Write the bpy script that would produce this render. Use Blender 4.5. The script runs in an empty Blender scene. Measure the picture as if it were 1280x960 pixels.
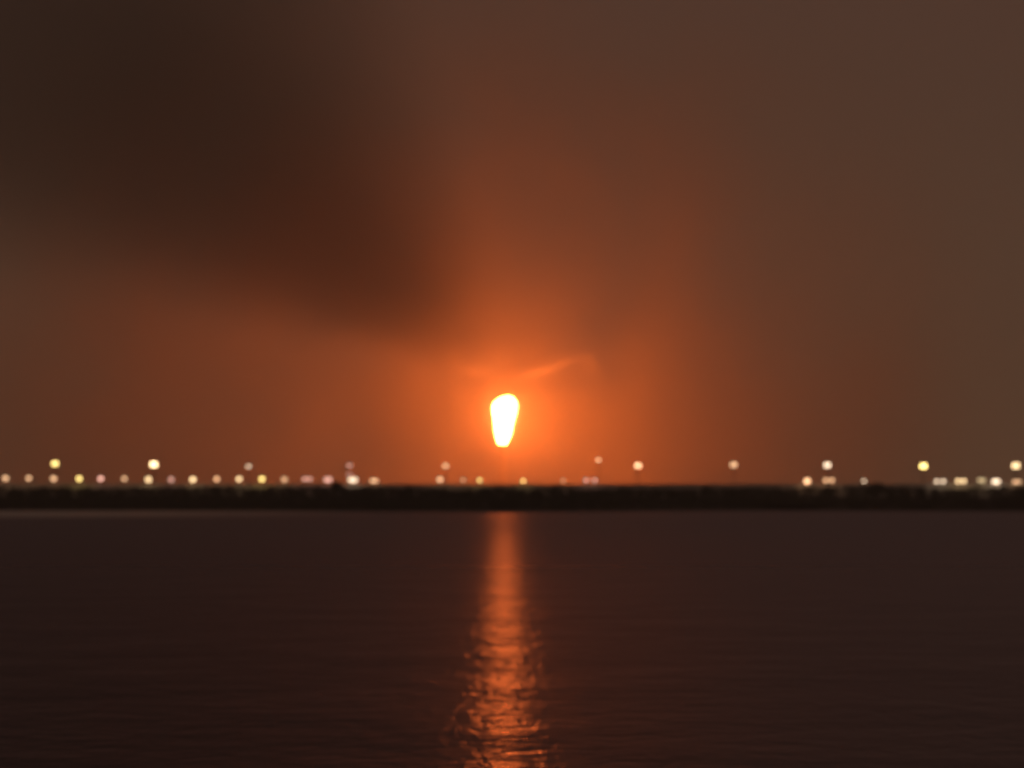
import bpy, bmesh, math, random
from mathutils import Vector, Matrix, noise
random.seed(7)
S = bpy.context.scene
COL = S.collection

# ------------------------------------------------------------------ camera
F_PX, PX, PY, EYE = 5000.0, 640.0, 626.0, 3.0       # focal length in photo pixels, principal column, horizon row, eye height
cam_d = bpy.data.cameras.new("camera")
cam = bpy.data.objects.new("camera", cam_d)
COL.objects.link(cam)
S.camera = cam
cam.location = (0, 0, EYE)
cam.rotation_euler = (math.pi / 2, 0, 0)
cam_d.sensor_width = 36
cam_d.lens = F_PX / 1280 * 36
cam_d.shift_y = (PY - 480) / 1280
cam_d.clip_start = 0.5
cam_d.clip_end = 20000
cam_d.dof.use_dof = True                            # a phone that missed its focus: the night is soft
cam_d.dof.focus_distance = 24
cam_d.dof.aperture_fstop = 2.9
cam_d.dof.aperture_blades = 7
cam_d.dof.aperture_rotation = 0.3

# ------------------------------------------------------------------ night sky
W = bpy.data.worlds.new("World")
S.world = W
W.use_nodes = True
nt = W.node_tree
bg = nt.nodes["Background"]
tc = nt.nodes.new("ShaderNodeTexCoord")
sep = nt.nodes.new("ShaderNodeSeparateXYZ")
ramp = nt.nodes.new("ShaderNodeValToRGB")
nt.links.new(tc.outputs["Generated"], sep.inputs[0])
nt.links.new(sep.outputs["Z"], ramp.inputs[0])
SKY = [(0.0, (0.130, 0.066, 0.034)), (0.06, (0.108, 0.059, 0.035)), (0.13, (0.082, 0.043, 0.030)), (0.5, (0.046, 0.029, 0.022)), (1.0, (0.036, 0.024, 0.020))]
el = ramp.color_ramp.elements
while len(el) < len(SKY):
    el.new(0.5)
for e, (p, c) in zip(el, SKY):
    e.position = p
    e.color = (*c, 1)
nt.links.new(ramp.outputs[0], bg.inputs["Color"])
bg.inputs["Strength"].default_value = 1.18

# ------------------------------------------------------------------ rendering
S.view_settings.view_transform = 'Standard'
S.view_settings.look = 'None'
S.view_settings.exposure = 0
S.view_settings.gamma = 1
S.render.engine = 'CYCLES'
CY = S.cycles
CY.use_denoising = True
CY.denoiser = 'OPENIMAGEDENOISE'
CY.use_adaptive_sampling = False
CY.max_bounces = 5
CY.volume_bounces = 2
CY.transparent_max_bounces = 64
CY.sample_clamp_indirect = 6
CY.use_light_tree = True

# tunables of the light
FLAME_L = 465.0
FLAME_C = (1.0, 0.172, 0.025)
HAZE_D = 0.00019
PALL_D = 0.0031


def at(px, py, d):
    """The point at depth d that stands at this photo pixel."""
    return Vector(((px - PX) / F_PX * d, d, EYE + (PY - py) / F_PX * d))


# ------------------------------------------------------------------ helpers
def mat(name):
    m = bpy.data.materials.new(name)
    m.use_nodes = True
    n = m.node_tree.nodes
    n.clear()
    out = n.new("ShaderNodeOutputMaterial")
    return m, m.node_tree, out


def N(t, kind, **kw):
    n = t.nodes.new("ShaderNode" + kind)
    for k, v in kw.items():
        if hasattr(n, k) and k not in n.inputs:
            setattr(n, k, v)
        else:
            n.inputs[k].default_value = v
    return n


def surface(name, c0, c1, scale=1.0, rough=0.7, metal=0.0, bump=0.0):
    m, t, out = mat(name)
    b = N(t, "BsdfPrincipled")
    b.inputs["Roughness"].default_value = rough
    b.inputs["Metallic"].default_value = metal
    tcx = N(t, "TexCoord")
    nz = N(t, "TexNoise")
    nz.inputs["Scale"].default_value = scale
    nz.inputs["Detail"].default_value = 5
    r = N(t, "ValToRGB")
    r.color_ramp.elements[0].color = (*c0, 1)
    r.color_ramp.elements[0].position = 0.3
    r.color_ramp.elements[1].color = (*c1, 1)
    r.color_ramp.elements[1].position = 0.7
    t.links.new(tcx.outputs["Object"], nz.inputs["Vector"])
    t.links.new(nz.outputs["Fac"], r.inputs[0])
    t.links.new(r.outputs[0], b.inputs["Base Color"])
    if bump:
        bp = N(t, "Bump")
        bp.inputs["Distance"].default_value = bump
        t.links.new(nz.outputs["Fac"], bp.inputs["Height"])
        t.links.new(bp.outputs[0], b.inputs["Normal"])
    t.links.new(b.outputs[0], out.inputs["Surface"])
    return m


def emitter(name, c, s):
    m, t, out = mat(name)
    e = N(t, "Emission")
    e.inputs["Color"].default_value = (*c, 1)
    e.inputs["Strength"].default_value = s
    t.links.new(e.outputs[0], out.inputs["Surface"])
    return m


def link(name, me, m=None, parent=None, **props):
    if isinstance(me, bmesh.types.BMesh):
        bm, me = me, bpy.data.meshes.new(name)
        bm.normal_update()
        bm.to_mesh(me)
        bm.free()
    o = bpy.data.objects.new(name, me)
    COL.objects.link(o)
    if m:
        me.materials.append(m)
    if parent:
        o.parent = parent
    for k, v in props.items():
        o[k] = v
    return o


def smooth(o):
    for p in o.data.polygons:
        p.use_smooth = True
    return o


def empty(name, loc, **props):
    o = bpy.data.objects.new(name, None)
    COL.objects.link(o)
    o.location = loc
    o.empty_display_size = 0.5
    for k, v in props.items():
        o[k] = v
    return o


def lathe(bm, prof, n=12, c=(0, 0, 0), cap=True):
    """prof: (radius, z) from the bottom up"""
    rings = []
    for r, z in prof:
        rings.append([bm.verts.new((c[0] + r * math.cos(2 * math.pi * k / n), c[1] + r * math.sin(2 * math.pi * k / n), c[2] + z)) for k in range(n)])
    for a, b in zip(rings, rings[1:]):
        for k in range(n):
            bm.faces.new((a[k], a[(k + 1) % n], b[(k + 1) % n], b[k]))
    if cap:
        bm.faces.new(rings[0][::-1])
        bm.faces.new(rings[-1])
    return bm


def box(bm, lo, hi, rx=0.0, ry=0.0):
    r = bmesh.ops.create_cube(bm, size=1)
    s = [hi[i] - lo[i] for i in range(3)]
    c = [(hi[i] + lo[i]) / 2 for i in range(3)]
    M = Matrix.Translation(c) @ Matrix.Rotation(rx, 4, 'X') @ Matrix.Rotation(ry, 4, 'Y') @ Matrix.Diagonal((*s, 1))
    bmesh.ops.transform(bm, matrix=M, verts=r["verts"])
    return bm


def tube(bm, a, b, r0, r1=None, n=8):
    a, b = Vector(a), Vector(b)
    r1 = r0 if r1 is None else r1
    q = (b - a).to_track_quat('Z', 'Y').to_matrix()
    rings = []
    for p, r in ((a, r0), (b, r1)):
        rings.append([bm.verts.new(p + q @ Vector((r * math.cos(2 * math.pi * k / n), r * math.sin(2 * math.pi * k / n), 0))) for k in range(n)])
    for k in range(n):
        bm.faces.new((rings[0][k], rings[0][(k + 1) % n], rings[1][(k + 1) % n], rings[1][k]))
    bm.faces.new(rings[0][::-1])
    bm.faces.new(rings[1])
    return bm


# ------------------------------------------------------------------ water
SHORE = 1195.0


def water_material():
    m, t, out = mat("dark_water")
    b = N(t, "BsdfGlossy")
    b.inputs["Roughness"].default_value = 0.255
    body = N(t, "BsdfDiffuse")
    body.inputs["Color"].default_value = (0.012, 0.011, 0.010, 1)
    rs = N(t, "SeparateXYZ")                                   # the small waves that run together far out
    rm = N(t, "MapRange")
    rm.inputs["From Min"].default_value = 60; rm.inputs["From Max"].default_value = 500
    rm.inputs["To Min"].default_value = 0.24; rm.inputs["To Max"].default_value = 0.36
    t.links.new(rs.outputs["Y"], rm.inputs["Value"])
    t.links.new(rm.outputs[0], b.inputs["Roughness"])
    fr = N(t, "Fresnel")
    fr.inputs["IOR"].default_value = 1.33
    mx = N(t, "MixShader")
    t.links.new(fr.outputs[0], mx.inputs[0]); t.links.new(body.outputs[0], mx.inputs[1]); t.links.new(b.outputs[0], mx.inputs[2])
    tcx = N(t, "TexCoord")
    t.links.new(tcx.outputs["Object"], rs.inputs[0])
    mp = N(t, "Mapping")
    mp.inputs["Scale"].default_value = (1.0, 0.55, 1.0)
    t.links.new(tcx.outputs["Object"], mp.inputs[0])
    n1 = N(t, "TexNoise")
    n1.inputs["Scale"].default_value = 1.5
    n1.inputs["Detail"].default_value = 3
    n1.inputs["Distortion"].default_value = 0.6
    n2 = N(t, "TexNoise")
    n2.inputs["Scale"].default_value = 0.22
    n2.inputs["Detail"].default_value = 2
    for n in (n1, n2):
        t.links.new(mp.outputs[0], n.inputs["Vector"])
    mp3 = N(t, "Mapping")
    mp3.inputs["Scale"].default_value = (3.4, 0.30, 1.0)
    mp3.inputs["Rotation"].default_value = (0, 0, 0.05)
    t.links.new(tcx.outputs["Object"], mp3.inputs[0])
    n3 = N(t, "TexNoise")
    n3.inputs["Scale"].default_value = 1.0
    n3.inputs["Detail"].default_value = 2
    n3.inputs["Distortion"].default_value = 1.2
    t.links.new(mp3.outputs[0], n3.inputs["Vector"])
    b3 = N(t, "Bump")
    b3.inputs["Distance"].default_value = 0.016
    t.links.new(n3.outputs["Fac"], b3.inputs["Height"])
    b1 = N(t, "Bump")
    b1.inputs["Distance"].default_value = 0.04
    b2 = N(t, "Bump")
    b2.inputs["Distance"].default_value = 0.13
    t.links.new(n2.outputs["Fac"], b2.inputs["Height"])
    t.links.new(b3.outputs[0], b2.inputs["Normal"])
    t.links.new(n1.outputs["Fac"], b1.inputs["Height"])
    t.links.new(b2.outputs[0], b1.inputs["Normal"])
    t.links.new(b1.outputs[0], b.inputs["Normal"]); t.links.new(b1.outputs[0], fr.inputs["Normal"])
    # dim reflection tint; brighter reflection of a calm patch painted in, far left
    sp = N(t, "SeparateXYZ")
    t.links.new(tcx.outputs["Object"], sp.inputs[0])
    my = N(t, "MapRange", interpolation_type='SMOOTHSTEP')
    my.inputs["From Min"].default_value = 640; my.inputs["From Max"].default_value = 820
    t.links.new(sp.outputs["Y"], my.inputs["Value"])
    mxx = N(t, "MapRange", interpolation_type='SMOOTHSTEP')
    mxx.inputs["From Min"].default_value = -20; mxx.inputs["From Max"].default_value = -100
    t.links.new(sp.outputs["X"], mxx.inputs["Value"])
    mm = N(t, "Math", operation='MULTIPLY')
    t.links.new(my.outputs[0], mm.inputs[0]); t.links.new(mxx.outputs[0], mm.inputs[1])
    mc = N(t, "MixRGB")
    mc.inputs["Color1"].default_value = (0.42, 0.39, 0.45, 1)
    mc.inputs["Color2"].default_value = (0.95, 0.98, 1.0, 1)
    t.links.new(mm.outputs[0], mc.inputs[0])
    t.links.new(mc.outputs[0], b.inputs["Color"])
    t.links.new(mx.outputs[0], out.inputs["Surface"])
    return m


bm = bmesh.new()
ys = [-60, 0, 20, 40, 60, 90, 130, 200, 300, 450, 700, 1000, 1270]
rows = [[bm.verts.new((x, y, 0)) for x in (-700, -250, -80, 0, 80, 250, 700)] for y in ys]
for a, b in zip(rows, rows[1:]):
    for k in range(len(a) - 1):
        bm.faces.new((a[k], a[k + 1], b[k + 1], b[k]))
link("water", bm, water_material(), kind="structure")

# ------------------------------------------------------------------ far shore: a low bank, then flat ground to the horizon
M_SOIL = surface("dark_soil", (0.035, 0.026, 0.018), (0.06, 0.045, 0.03), 0.4, 0.95)
M_GROUND = surface("gravel_ground", (0.05, 0.045, 0.04), (0.08, 0.07, 0.06), 0.1, 0.95)


def shore_y(x):
    pts = [(-700, 1190), (-151, 1205), (-80, 1180), (-25, 1100), (14, 1100), (50, 1180), (86, 1240), (118, 1165), (150, 1115), (700, 1150)]
    for (x0, y0), (x1, y1) in zip(pts, pts[1:]):
        if x0 <= x <= x1:
            k = (x - x0) / (x1 - x0)
            base = y0 + (y1 - y0) * k * k * (3 - 2 * k)
            break
    return base + 8 * noise.noise(Vector((x * 0.05, 9.4, 0))) + 3 * noise.noise(Vector((x * 0.2, 2.4, 0)))


def top_px(px):
    """row of the top of the dark shore in the photo"""
    pts = [(-1200, 608), (0, 608), (60, 607.5), (130, 608), (250, 607), (360, 607.5), (470, 607), (620, 609), (760, 609), (940, 608.5), (1030, 606.5), (1095, 604.5), (1150, 607.5), (1200, 609), (1250, 608), (1290, 605), (2500, 608)]
    for (x0, y0), (x1, y1) in zip(pts, pts[1:]):
        if x0 <= px <= x1:
            return y0 + (y1 - y0) * (px - x0) / (x1 - x0)
    return 608


def top_z(x, d):
    return EYE + (PY - top_px(PX + x / d * F_PX)) / F_PX * d


bm = bmesh.new()
xs = [-690 + 10 * i for i in range(139)]
prof = [(-6, -0.8), (0, 0.05), (5, 0.7), (14, 2.2), (24, 3.6), (34, 4.1), (60, 3.4), (100, 2.5), (140, 2.0)]
rows = []
for dy, z in prof:
    rows.append([bm.verts.new((x, shore_y(x) + dy, z + (0.5 * noise.noise(Vector((x * 0.03, dy * 0.1, 5))) if 0 < dy < 130 else 0))) for x in xs])
for a, b in zip(rows, rows[1:]):
    for k in range(len(a) - 1):
        bm.faces.new((a[k], a[k + 1], b[k + 1], b[k]))
smooth(link("far_shore", bm, M_SOIL, kind="structure"))

bm = bmesh.new()
xs2 = [-1500, -700, -300, 0, 300, 700, 1500]
rows = [[bm.verts.new((x, y, 1.95)) for x in xs2] for y in (1228, 1400, 1700, 2400, 3400, 4600)]
for a, b in zip(rows, rows[1:]):
    for k in range(len(a) - 1):
        bm.faces.new((a[k], a[k + 1], b[k + 1], b[k]))
link("ground", bm, M_GROUND, kind="structure")

# scrub that covers the bank: clumps of small leaf faces, one mass in the dark
M_LEAF = surface("scrub_leaves", (0.028, 0.034, 0.016), (0.06, 0.06, 0.03), 0.6, 0.8)


def leaf_clump(vs, fs, c, rx, ry, rz, n, size, rnd):
    for _ in range(n):
        u = Vector((rnd.gauss(0, 1), rnd.gauss(0, 1), rnd.gauss(0, 1))).normalized() * (0.55 + 0.5 * rnd.random())
        p = Vector((c[0] + u.x * rx, c[1] + u.y * ry, max(c[2] + u.z * rz, 0.3)))
        a = Vector((rnd.gauss(0, 1), rnd.gauss(0, 1), rnd.gauss(0, 1))).normalized()
        b = a.orthogonal().normalized()
        s = size * (0.6 + 0.8 * rnd.random())
        k = len(vs)
        vs += [p + a * s, p + b * s * 0.6, p - a * s, p - b * s * 0.6]
        fs.append((k, k + 1, k + 2, k + 3))


rnd = random.Random(3)
vs, fs = [], []
x = -420.0
while x < 420:
    inview = abs(x) < 175
    for dy, base in ((8, 1.2), (16, 2.4), (27, 3.7), (36, 3.9)):
        xx = x + rnd.uniform(-1.6, 1.6)
        top = top_z(xx, shore_y(xx) + dy) - rnd.random() ** 2 * 0.7 + 0.9 * noise.noise(Vector((xx * 0.11, 4, 1))) if dy >= 27 else base + rnd.uniform(0.9, 2.4)
        rz = max(0.6, (top - base) / 1.75)
        leaf_clump(vs, fs, (xx, shore_y(xx) + dy + rnd.uniform(-2, 2), top - rz), rnd.uniform(1.6, 2.6), rnd.uniform(1.5, 2.5), rz * 0.98, 90 if inview else 40, 0.42 if inview else 0.6, rnd)
    x += 2.4 if inview else 4.0
me = bpy.data.meshes.new("shore_scrub")
me.from_pydata(vs, [], fs)
link("shore_scrub", me, M_LEAF, kind="stuff")

# bushes that stand clear of the scrub line
M_TWIG = surface("twigs", (0.03, 0.022, 0.016), (0.05, 0.04, 0.03), 3, 0.9)


def bush(px, py_top, half_w, d, label):
    p = at(px, py_top, d)
    base_z = 3.8
    h = p.z - base_z
    w = half_w / F_PX * d
    o = empty("bush", (p.x, d, base_z), label=label, category="bush", group="bushes rising above the shore scrub")
    rr = random.Random(int(px))
    v, f = [], []
    for _ in range(14):
        a, q = rr.uniform(0, 6.283), rr.random() ** 0.5
        top = h * (0.98 - 0.45 * q * q)
        leaf_clump(v, f, (w * 0.75 * q * math.cos(a), w * 0.6 * q * math.sin(a), max(0.9, top - h * 0.2)), w * 0.36, w * 0.36, h * 0.2, 70, 0.3, rr)
    m2 = bpy.data.meshes.new("foliage")
    m2.from_pydata(v, [], f)
    link("foliage", m2, M_LEAF, o)
    b = bmesh.new()
    for k in range(5):
        a = k * 1.257 + rr.random()
        tube(b, (0.15 * math.cos(a), 0.15 * math.sin(a), -0.3), (w * 0.5 * math.cos(a), w * 0.4 * math.sin(a), h * 0.75), 0.09, 0.03, 6)
    link("stem", b, M_TWIG, o)


bush(421, 600.5, 13, 1215, "dark round bush rising above the shore left of the whitish twin lamp")
bush(1097, 601.5, 17, 1240, "broad dark bush rising above the shore on the right, beside a pinpoint lamp")

# ------------------------------------------------------------------ added pale wall behind the bank, standing in for the glow band
M_GLOW_BAND = surface("pale_glow_band", (0.66, 0.62, 0.56), (0.80, 0.77, 0.72), 0.7, 0.9, bump=0.02)
WALL_Y = 1386.0
wall = empty("glow_band_wall", (0, WALL_Y, 1.95), label="long pale added wall standing in for glow just above the dark shore", category="wall")
wall_top = at(0, 604.8, WALL_Y).z - 1.95
L = 9.0
for i in range(-20, 20):
    b = bmesh.new()
    box(b, (i * L + 0.16, -0.12, 0), (i * L + L - 0.16, 0.12, wall_top - 0.05 * ((i * 7) % 3)))
    link("panel", b, M_GLOW_BAND, wall)
for i in range(-20, 21):
    b = bmesh.new()
    box(b, (i * L - 0.155, -0.2, 0), (i * L + 0.155, 0.2, wall_top + 0.12))
    link("post", b, M_GLOW_BAND, wall)

# ------------------------------------------------------------------ lamps
M_STEEL = surface("galvanised_steel", (0.28, 0.28, 0.27), (0.4, 0.4, 0.39), 4, 0.5, 0.6)
M_DARK = surface("dark_housing", (0.05, 0.05, 0.05), (0.09, 0.09, 0.085), 5, 0.5, 0.3)
TINT = dict(tan=(1.0, 0.56, 0.29), cream=(1.0, 0.68, 0.34), yellow=(1.0, 0.72, 0.22), pink=(1.0, 0.50, 0.38), peach=(1.0, 0.54, 0.27), white=(1.0, 0.74, 0.50), olive=(0.92, 0.66, 0.34))
glow = {}


def light_mat(c, s):
    s = round(s * 4) / 4
    if (c, s) not in glow:
        glow[(c, s)] = emitter("lamp_glow_%s_%d" % (c, round(s * 10)), TINT[c], s)
    return glow[(c, s)]


LOW_Y, HIGH_Y = 1383.6, 1520.0


def lantern(name_parent, x, z, s, col, st):
    """a lantern: glowing diffuser under a dark cap"""
    b = bmesh.new()
    lathe(b, [(0.30 * s, -0.78 * s), (0.55 * s, -0.62 * s), (0.74 * s, -0.2 * s), (0.76 * s, 0.15 * s), (0.66 * s, 0.5 * s)], 14, (x, 0, z))
    d = smooth(link("diffuser", b, light_mat(col, st), name_parent))
    b = bmesh.new()
    lathe(b, [(0.78 * s, 0.51 * s), (0.80 * s, 0.60 * s), (0.45 * s, 0.80 * s), (0.10 * s, 0.92 * s)], 14, (x, 0, z))
    link("cap", b, M_DARK, name_parent)
    return d


def low_lamp(px, py, col, st, label, size=1.0, twin=0.0):
    size *= random.uniform(0.95, 1.2)
    st *= random.uniform(0.55, 0.9)
    twin *= 1.15
    p = at(px, py, LOW_Y + random.uniform(-0.5, 0.5))
    base = 1.95
    h = p.z - base
    o = empty("street_lamp", (p.x, p.y, base), label=label, category="street lamp", group="low lamps in a row along the shore")
    b = bmesh.new()
    lathe(b, [(0.28, 0), (0.28, 0.5), (0.16, 0.55), (0.09, h - 0.80 * size)], 10)
    link("pole", b, M_STEEL, o)
    if twin:
        b = bmesh.new()
        tube(b, (-twin, 0, h - 0.83 * size), (twin, 0, h - 0.83 * size), 0.07)
        link("crossarm", b, M_STEEL, o)
        for s in (-1, 1):
            lantern(o, s * twin, h, size, col, st)
    else:
        lantern(o, 0, h, size, col, st)
    return o


def high_lamp(px, py, col, st, label, size=1.0, low=0.0):
    """mast with a pair of big floodlights turned to the water"""
    size *= random.uniform(1.0, 1.2)
    st *= 0.6
    p = at(px, py, HIGH_Y + random.uniform(-5, 5))
    base = 1.95
    h = p.z - base
    o = empty("lamp_mast", (p.x, p.y, base), label=label, category="lamp mast", group="tall lamp masts in the upper row")
    b = bmesh.new()
    lathe(b, [(0.5, 0), (0.5, 0.6), (0.26, 0.7), (0.15, h + 1.1 * size)], 10)
    link("mast", b, M_STEEL, o)
    b = bmesh.new()
    tube(b, (-1.0 * size, -0.1, h), (1.0 * size, -0.1, h), 0.08)
    link("crossarm", b, M_STEEL, o)
    w = 0.92 * size
    for s in (-1, 1):
        cx = s * 0.52 * size
        b = bmesh.new()
        box(b, (cx - w / 2, -0.75, h - w * 0.85), (cx + w / 2, -0.2, h + w * 0.85))
        bmesh.ops.bevel(b, geom=b.edges[:], offset=0.08, segments=1, affect='EDGES')
        link("floodlight", b, M_DARK, o)
        b = bmesh.new()
        box(b, (cx - w * 0.44, -0.80, h - w * 0.76), (cx + w * 0.44, -0.753, h + w * 0.76))
        link("lens", b, light_mat(col, st), o)
    if low:
        b = bmesh.new()
        for s in (-1, 1):
            box(b, (s * 0.55 - 0.4, -0.6, h - low - 0.5), (s * 0.55 + 0.4, -0.3, h - low + 0.5))
        link("lower_lens", b, light_mat(col, st * 0.8), o)
    return o


UP = [
    (69, 579.5, 'yellow', 9, 1.00, "yellowish tall lamp mast nearest the left edge of the shore"),
    (192.5, 580.5, 'cream', 14, 1.05, "brightest warm white tall lamp on the left, above a tan street lamp"),
    (311, 583, 'white', 4, 0.65, "small faint white tall lamp, third mast from the left edge"),
    (437, 582, 'pink', 2.2, 0.90, "dim pink tall lamp mast with lights one above another, beside the dark bush"),
    (557, 582.5, 'peach', 4.0, 0.90, "dim orange tall lamp mast just left of the flare"),
    (748, 575, 'peach', 6.5, 0.62, "small peach tall lamp mast first to the right of the flare, highest of the masts"),
    (797.5, 582, 'peach', 9, 0.92, "bright peach tall lamp mast, second to the right of the flare"),
    (917, 581, 'tan', 4.2, 1.10, "greyish tan tall lamp mast standing alone with no street lamp near it"),
    (1034, 581.5, 'white', 7, 0.95, "white tall lamp mast above the first pair of street lamps on the right"),
    (1154, 582.5, 'yellow', 14, 1.00, "bright yellow tall lamp mast on the right, second from the right edge"),
    (1269.5, 582, 'cream', 7, 1.10, "cream tall lamp mast at the right edge of the shore"),
]
for px, py, c, st, sz, lab in UP:
    high_lamp(px, py, c, st, lab, sz, low=3.4 if px == 437 else 0)

LOW = [
    (7, 597.5, 'tan', 3.0, 1, 0, "tan street lamp at the very left edge of the shore"),
    (36, 597.5, 'tan', 3.6, 1, 0, "tan street lamp second from the left edge, left of the yellowish mast"),
    (67, 598, 'tan', 3.0, 1.1, 0, "tan street lamp right below the yellowish tall lamp on the left"),
    (99, 598, 'yellow', 5.0, 1, 0, "bright yellow street lamp just right of the yellowish tall mast"),
    (126, 598, 'pink', 5.5, 0.9, 0, "bright pink street lamp between the two leftmost tall masts"),
    (155.5, 598, 'tan', 3.2, 0.9, 0, "tan street lamp between the pink lamp and the brightest left mast"),
    (185.5, 599, 'cream', 4.5, 1.1, 0, "cream street lamp right below the brightest warm white mast on the left"),
    (214, 599, 'pink', 2.0, 1, 0, "dim pinkish street lamp just right of the brightest left mast"),
    (241, 599, 'cream', 4.6, 0.95, 0, "cream street lamp halfway between the second and third masts from left"),
    (271, 598.5, 'peach', 3.2, 0.9, 0, "peach street lamp third to the right of the brightest left mast"),
    (299, 598.5, 'cream', 4.2, 0.9, 0, "cream street lamp just left of the small faint white mast"),
    (327.5, 598.5, 'yellow', 7.0, 0.95, 0, "brightest yellow street lamp, just right of the small faint white mast"),
    (355.5, 599, 'tan', 2.0, 1, 0, "dim tan street lamp right of the brightest yellow street lamp"),
    (384, 598.5, 'pink', 2.2, 0.8, 0.75, "pink twin street lamp two to the left of the dark round bush"),
    (410, 599, 'pink', 2.6, 1, 0.4, "pink street lamp partly behind the dark round bush"),
    (441, 599.5, 'white', 4.0, 0.9, 0.55, "whitish twin street lamp below the dim pink mast right of the bush"),
    (467.5, 600.5, 'tan', 2.6, 0.9, 0.5, "tan twin street lamp ending the close left row, beside the dim pink mast"),
    (550, 599, 'tan', 2.6, 0.9, 0, "tan street lamp right below the dim orange mast left of the flare"),
    (579, 599.5, 'peach', 1.3, 0.9, 0, "very faint street lamp between the dim orange mast and the flare"),
    (599.5, 600, 'yellow', 5.5, 0.7, 0, "small bright street lamp just left of the flare stack"),
    (654, 601, 'yellow', 5.5, 0.65, 0, "small bright street lamp just right of the flare stack"),
    (704, 600.5, 'peach', 1.3, 0.8, 0, "very faint street lamp between the flare and the highest small mast"),
    (738, 600, 'pink', 2.4, 0.85, 1.3, "wide pinkish twin street lamp below the highest small mast right of the flare"),
    (1009, 601, 'peach', 5.0, 1, 0, "bright peach street lamp leftmost of the lamps on the right shore"),
    (1036, 600, 'peach', 3.6, 0.85, 0.9, "peach twin street lamp right below a white tall mast on the right"),
    (1080, 601, 'white', 4.0, 0.5, 0, "pinpoint white street lamp just left of the broad dark bush"),
    (1175, 601.5, 'white', 5.0, 0.75, 1.0, "white twin street lamp just right of the bright yellow tall mast"),
    (1201, 601, 'cream', 4.2, 0.85, 0.85, "cream twin street lamp second to the right of the bright yellow mast"),
    (1227, 600, 'olive', 1.9, 1.0, 0.5, "dim olive street lamp third to the right of the bright yellow mast"),
    (1245, 601.5, 'white', 4.2, 0.85, 0.5, "white street lamp left of the cream mast at the right edge"),
    (1271, 602, 'tan', 2.2, 0.85, 0.6, "dim tan street lamp right below the cream mast at the right edge"),
]
for px, py, c, st, sz, tw, lab in LOW:
    low_lamp(px, py, c, st, lab, sz, tw)

# ------------------------------------------------------------------ the flare: stack and flame
FL_Y = 2400.0
PXM = FL_Y / F_PX                                    # metres per photo pixel there
tip = at(628, 555.5, FL_Y)
stack = empty("flare_stack", (tip.x, FL_Y, 1.95), label="slim pale flare stack standing straight below the big flame", category="flare stack")
H = tip.z - 1.95
M_PAINT = surface("stack_paint", (0.55, 0.50, 0.47), (0.72, 0.68, 0.65), 0.3, 0.6)
b = bmesh.new()
lathe(b, [(3.6, 0), (3.6, 1.2), (2.2, 1.6), (2.0, 8), (1.55, H - 2.6)], 20)
link("riser", b, M_PAINT, stack)
b = bmesh.new()
lathe(b, [(1.5, H - 2.55), (1.25, H - 2.2), (1.25, H - 0.4), (1.45, H)], 20)
link("burner_tip", b, M_DARK, stack)
for k in range(3):
    a = 2 * math.pi * k / 3 + 0.4
    b = bmesh.new()
    tube(b, (1.7 * math.cos(a), 1.7 * math.sin(a), H * 0.72), (17 * math.cos(a), 17 * math.sin(a), 0), 0.06, n=6)
    link("guy_wire", b, M_STEEL, stack)
b = bmesh.new()
for s in (-0.28, 0.28):
    tube(b, (s, -2.6, 1.2), (s, -1.9, H - 6), 0.05, n=5)
for k in range(int((H - 8) / 0.9)):
    z = 1.8 + 0.9 * k
    y = -2.6 + 0.7 * (z - 1.2) / (H - 7.2)
    tube(b, (-0.28, y, z), (0.28, y, z), 0.04, n=4)
link("ladder", b, M_STEEL, stack)


def flame_mesh(mul, grow, seed):
    """a torch of fire, narrow at the burner and broad and torn at the top"""
    prof = [(557.5, 628, 6.2), (553, 628.4, 9.4), (547, 629, 11.6), (540, 629.4, 13.4), (531, 629.8, 15.6), (523, 630.2, 17.2), (516, 630.6, 18.0), (510, 631, 18.2), (504, 631.4, 17.4), (499.5, 631.8, 15.0), (497, 632.2, 11.5), (495.5, 632.6, 5.5)]
    bm = bmesh.new()
    n, rings = 28, []
    for py, cx, r in prof:
        ring = []
        t = (557.5 - py) / 65.5
        for k in range(n):
            a = 2 * math.pi * k / n
            d = Vector((math.cos(a), math.sin(a), 0))
            q = noise.noise(Vector((d.x * 1.6 + seed, d.y * 1.6, t * 3.2))) * 0.26 * (0.4 + t) + noise.noise(Vector((d.x * 4 + seed, d.y * 4, t * 9))) * 0.20
            rr = (r * mul + grow) * (1 + q) * PXM
            lift = 7.0 * noise.noise(Vector((d.x * 2.2, d.y * 2.2, seed + 3))) * max(0, t - 0.7) * 3.3 * PXM + 1.8 * d.x * max(0, t - 0.6) * 2.2 * PXM
            ring.append(bm.verts.new(((cx - 628) * PXM + rr * d.x, rr * d.y * 0.9, (557.5 - py) * PXM * 0.93 * (1 + grow * 0.012) + lift)))
        rings.append(ring)
    for a, b in zip(rings, rings[1:]):
        for k in range(n):
            bm.faces.new((a[k], a[(k + 1) % n], b[(k + 1) % n], b[k]))
    bm.faces.new(rings[0][::-1])
    bm.faces.new(rings[-1])
    return bm


flame = empty("flame", (tip.x, FL_Y, tip.z + 0.3), label="huge white hot flame with orange rim burning above the shore", category="flame")
smooth(link("core", flame_mesh(0.74, -0.8, 1.0), emitter("fire", FLAME_C, FLAME_L), flame))
for nm, mul, grow, seed, st, c in (("inner_rim", 0.96, 0.0, 4.0, 0.13, (1.0, 0.42, 0.17)), ("outer_rim", 1.22, 2.2, 6.0, 0.06, (1.0, 0.30, 0.08))):
    m, t, out = mat("thin_fire")
    pv = N(t, "Emission")
    pv.inputs["Color"].default_value = (*c, 1)
    pv.inputs["Strength"].default_value = st
    t.links.new(pv.outputs[0], out.inputs["Volume"])
    smooth(link(nm, flame_mesh(mul, grow, seed), m, flame))

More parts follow.
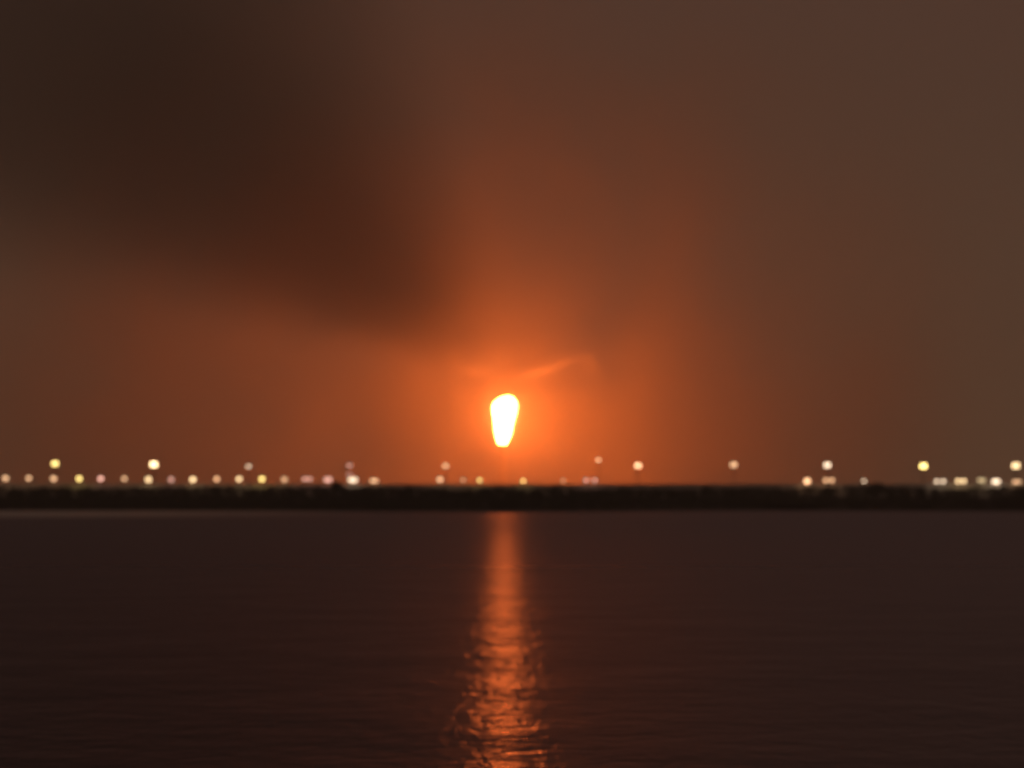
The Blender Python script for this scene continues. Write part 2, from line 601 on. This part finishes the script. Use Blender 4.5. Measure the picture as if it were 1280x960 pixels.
# ------------------------------------------------------------------ smoke
def plume_material(length, r0, r1, dens, albedo):
    """thins towards its sides and its far end, broken by curls"""
    m, t, out = mat("soot_smoke")
    lk = t.links.new
    tcx = N(t, "TexCoord")
    sp = N(t, "SeparateXYZ")
    lk(tcx.outputs["Object"], sp.inputs[0])
    cb = N(t, "CombineXYZ")
    lk(sp.outputs["X"], cb.inputs[0]); lk(sp.outputs["Y"], cb.inputs[1])
    ln = N(t, "VectorMath", operation='LENGTH')
    lk(cb.outputs[0], ln.inputs[0])
    rad = N(t, "MapRange")
    rad.inputs["From Min"].default_value = 0; rad.inputs["From Max"].default_value = length
    rad.inputs["To Min"].default_value = r0; rad.inputs["To Max"].default_value = r1
    lk(sp.outputs["Z"], rad.inputs["Value"])
    dv = N(t, "Math", operation='DIVIDE')
    lk(ln.outputs["Value"], dv.inputs[0]); lk(rad.outputs[0], dv.inputs[1])
    nz = N(t, "TexNoise")
    nz.inputs["Scale"].default_value = 0.012; nz.inputs["Detail"].default_value = 2
    lk(tcx.outputs["Object"], nz.inputs["Vector"])
    ma = N(t, "Math", operation='MULTIPLY_ADD')
    ma.inputs[1].default_value = 0.30; ma.inputs[2].default_value = -0.15
    lk(nz.outputs["Fac"], ma.inputs[0])
    ad = N(t, "Math", operation='ADD')
    lk(dv.outputs[0], ad.inputs[0]); lk(ma.outputs[0], ad.inputs[1])
    fl = N(t, "MapRange", interpolation_type='SMOOTHSTEP')
    fl.inputs["From Min"].default_value = 0.52; fl.inputs["From Max"].default_value = 0.90
    fl.inputs["To Min"].default_value = dens; fl.inputs["To Max"].default_value = 0
    lk(ad.outputs[0], fl.inputs["Value"])
    v = N(t, "VolumePrincipled")
    v.inputs["Color"].default_value = (albedo, albedo, albedo, 1)
    v.inputs["Anisotropy"].default_value = 0.2
    gt = N(t, "MapRange", interpolation_type='SMOOTHSTEP')      # still thin and clear where it leaves the flame
    gt.inputs["From Min"].default_value = 0.02 * length; gt.inputs["From Max"].default_value = 0.30 * length
    lk(sp.outputs["Z"], gt.inputs["Value"])
    mu = N(t, "Math", operation='MULTIPLY')
    lk(fl.outputs[0], mu.inputs[0]); lk(gt.outputs[0], mu.inputs[1])
    dt = N(t, "VectorMath", operation='DOT_PRODUCT')            # torn thin by the wind on its upper side
    dt.inputs[1].default_value = LEE
    lk(cb.outputs[0], dt.inputs[0])
    dr = N(t, "Math", operation='DIVIDE')
    lk(dt.outputs["Value"], dr.inputs[0]); lk(rad.outputs[0], dr.inputs[1])
    th = N(t, "MapRange", interpolation_type='SMOOTHSTEP')
    th.inputs["From Min"].default_value = -0.25; th.inputs["From Max"].default_value = 0.75
    th.inputs["To Min"].default_value = 1.0; th.inputs["To Max"].default_value = 0.25
    lk(dr.outputs[0], th.inputs["Value"])
    m3 = N(t, "Math", operation='MULTIPLY')
    lk(mu.outputs[0], m3.inputs[0]); lk(th.outputs[0], m3.inputs[1])
    lk(m3.outputs[0], v.inputs["Density"])
    lk(v.outputs[0], out.inputs["Volume"])
    return m


A = at(622, 462, FL_Y - 12)
B = Vector((-176.0, 960.0, 214.0))
PL = (B - A).length
LEE = (B - A).to_track_quat('Z', 'Y').inverted() @ Vector((0.75, 0, 0.66))
R0, R1 = 9.0, 176.0
bm = bmesh.new()
lathe(bm, [(R0 * 1.1 + (R1 - R0) * 1.1 * k / 6, PL * k / 6) for k in range(7)], 20)
plume = link("smoke_plume", bm, plume_material(PL, R0, R1, 0.0024, 0.25), kind="stuff")
plume.location = A
plume.rotation_euler = (B - A).to_track_quat('Z', 'Y').to_euler()

# torn wisps just above the flame that catch its light
def wisp(px, py, hx, hy, roll, dens, dy):
    p = at(px, py, FL_Y + dy)
    m, t, out = mat("lit_wisp")
    lk = t.links.new
    tcx = N(t, "TexCoord")
    mp = N(t, "Mapping")
    mp.inputs["Scale"].default_value = (1 / (hx * PXM), 1 / (hx * PXM), 1 / (hy * PXM))
    lk(tcx.outputs["Object"], mp.inputs[0])
    ln = N(t, "VectorMath", operation='LENGTH')
    lk(mp.outputs[0], ln.inputs[0])
    nz = N(t, "TexNoise")
    nz.inputs["Scale"].default_value = 0.21; nz.inputs["Detail"].default_value = 3; nz.inputs["Distortion"].default_value = 0.8
    lk(tcx.outputs["Object"], nz.inputs["Vector"])
    ad = N(t, "Math", operation='MULTIPLY_ADD')
    ad.inputs[1].default_value = 2.4; ad.inputs[2].default_value = -1.1
    lk(nz.outputs["Fac"], ad.inputs[0])
    sm = N(t, "Math", operation='ADD')
    lk(ln.outputs["Value"], sm.inputs[0]); lk(ad.outputs[0], sm.inputs[1])
    fl = N(t, "MapRange", interpolation_type='SMOOTHSTEP')
    fl.inputs["From Min"].default_value = 0.1; fl.inputs["From Max"].default_value = 0.85
    fl.inputs["To Min"].default_value = dens; fl.inputs["To Max"].default_value = 0
    lk(sm.outputs[0], fl.inputs["Value"])
    v = N(t, "VolumePrincipled")
    v.inputs["Color"].default_value = (0.9, 0.88, 0.86, 1)
    ed = N(t, "MapRange", interpolation_type='SMOOTHSTEP')      # nothing left at its edge
    ed.inputs["From Min"].default_value = 0.35; ed.inputs["From Max"].default_value = 0.98
    ed.inputs["To Min"].default_value = 0.8; ed.inputs["To Max"].default_value = 0
    lk(ln.outputs["Value"], ed.inputs["Value"])
    mu = N(t, "Math", operation='MULTIPLY')
    lk(fl.outputs[0], mu.inputs[0]); lk(ed.outputs[0], mu.inputs[1])
    lk(mu.outputs[0], v.inputs["Density"])
    lk(v.outputs[0], out.inputs["Volume"])
    bm = bmesh.new()
    bmesh.ops.create_icosphere(bm, subdivisions=3, radius=1)
    bmesh.ops.transform(bm, matrix=Matrix.Diagonal((hx * PXM * 1.05, hx * PXM * 1.05, hy * PXM * 1.05, 1)), verts=bm.verts[:])
    o = link("smoke_wisp", bm, m, kind="stuff")
    o.location = p
    o.rotation_euler = (0, roll, 0)


wisp(594, 463, 40, 16, 0.12, 0.017, -6)
wisp(566, 446, 30, 22, 0.9, 0.018, 14)
wisp(672, 466, 40, 15, -0.25, 0.022, -4)
wisp(700, 455, 46, 19, -0.45, 0.022, 6)
wisp(737, 454, 30, 24, 0.6, 0.034, 4)
wisp(622, 446, 24, 26, 0.2, 0.016, -2)

# added smoke pall that spreads the flame's glow, nothing at its edge
def pall_material(dens):
    m, t, out = mat("glow_smoke")
    lk = t.links.new
    tcx = N(t, "TexCoord")
    mp = N(t, "Mapping")
    mp.inputs["Scale"].default_value = (1 / PALL[0], 1 / PALL[1], 1 / PALL[2])
    lk(tcx.outputs["Object"], mp.inputs[0])
    ln = N(t, "VectorMath", operation='LENGTH')
    lk(mp.outputs[0], ln.inputs[0])
    nz = N(t, "TexNoise")
    nz.inputs["Scale"].default_value = 0.011; nz.inputs["Detail"].default_value = 3; nz.inputs["Distortion"].default_value = 0.5
    lk(tcx.outputs["Object"], nz.inputs["Vector"])
    fl = N(t, "MapRange", interpolation_type='SMOOTHSTEP')
    fl.inputs["From Min"].default_value = 0.30; fl.inputs["From Max"].default_value = 0.98
    fl.inputs["To Min"].default_value = dens; fl.inputs["To Max"].default_value = 0
    lk(ln.outputs["Value"], fl.inputs["Value"])
    k = N(t, "MapRange")
    k.inputs["From Min"].default_value = 0.35; k.inputs["From Max"].default_value = 0.65
    k.inputs["To Min"].default_value = 0.35; k.inputs["To Max"].default_value = 1.65
    lk(nz.outputs["Fac"], k.inputs["Value"])
    mu = N(t, "Math", operation='MULTIPLY')
    lk(fl.outputs[0], mu.inputs[0]); lk(k.outputs[0], mu.inputs[1])
    core = N(t, "MapRange", interpolation_type='SMOOTHSTEP')    # pall thinned round the flame to flatten the glow there
    core.inputs["From Min"].default_value = 0.03; core.inputs["From Max"].default_value = 0.36
    core.inputs["To Min"].default_value = 0.12; core.inputs["To Max"].default_value = 1.0
    lk(ln.outputs["Value"], core.inputs["Value"])
    m2 = N(t, "Math", operation='MULTIPLY')
    lk(mu.outputs[0], m2.inputs[0]); lk(core.outputs[0], m2.inputs[1])
    mu = m2
    v = N(t, "VolumePrincipled")
    v.inputs["Color"].default_value = (0.88, 0.79, 0.66, 1)
    v.inputs["Anisotropy"].default_value = 0.0
    lk(mu.outputs[0], v.inputs["Density"])
    lk(v.outputs[0], out.inputs["Volume"])
    return m


PALL = (470.0, 340.0, 420.0)
bm = bmesh.new()
prof = [(1.0, 0.0)] + [(math.cos(math.pi / 2 * k / 9), math.sin(math.pi / 2 * k / 9)) for k in range(1, 9)] + [(0.02, 1.0)]
lathe(bm, prof, 36)
bmesh.ops.transform(bm, matrix=Matrix.Diagonal((*PALL, 1)), verts=bm.verts[:])
pall = link("glow_smoke_pall", bm, pall_material(PALL_D), kind="stuff")
pall.location = (-70, FL_Y + 20, 3.0)

# ------------------------------------------------------------------ haze
bm = bmesh.new()
box(bm, (-1550, -70, -1.8), (1550, 4650, 480))
m, t, out = mat("night_haze")
v = N(t, "VolumePrincipled")
v.inputs["Color"].default_value = (0.9, 0.88, 0.86, 1)
v.inputs["Density"].default_value = HAZE_D
v.inputs["Anisotropy"].default_value = 0.2
t.links.new(v.outputs[0], out.inputs["Volume"])
link("haze", bm, m, kind="stuff")
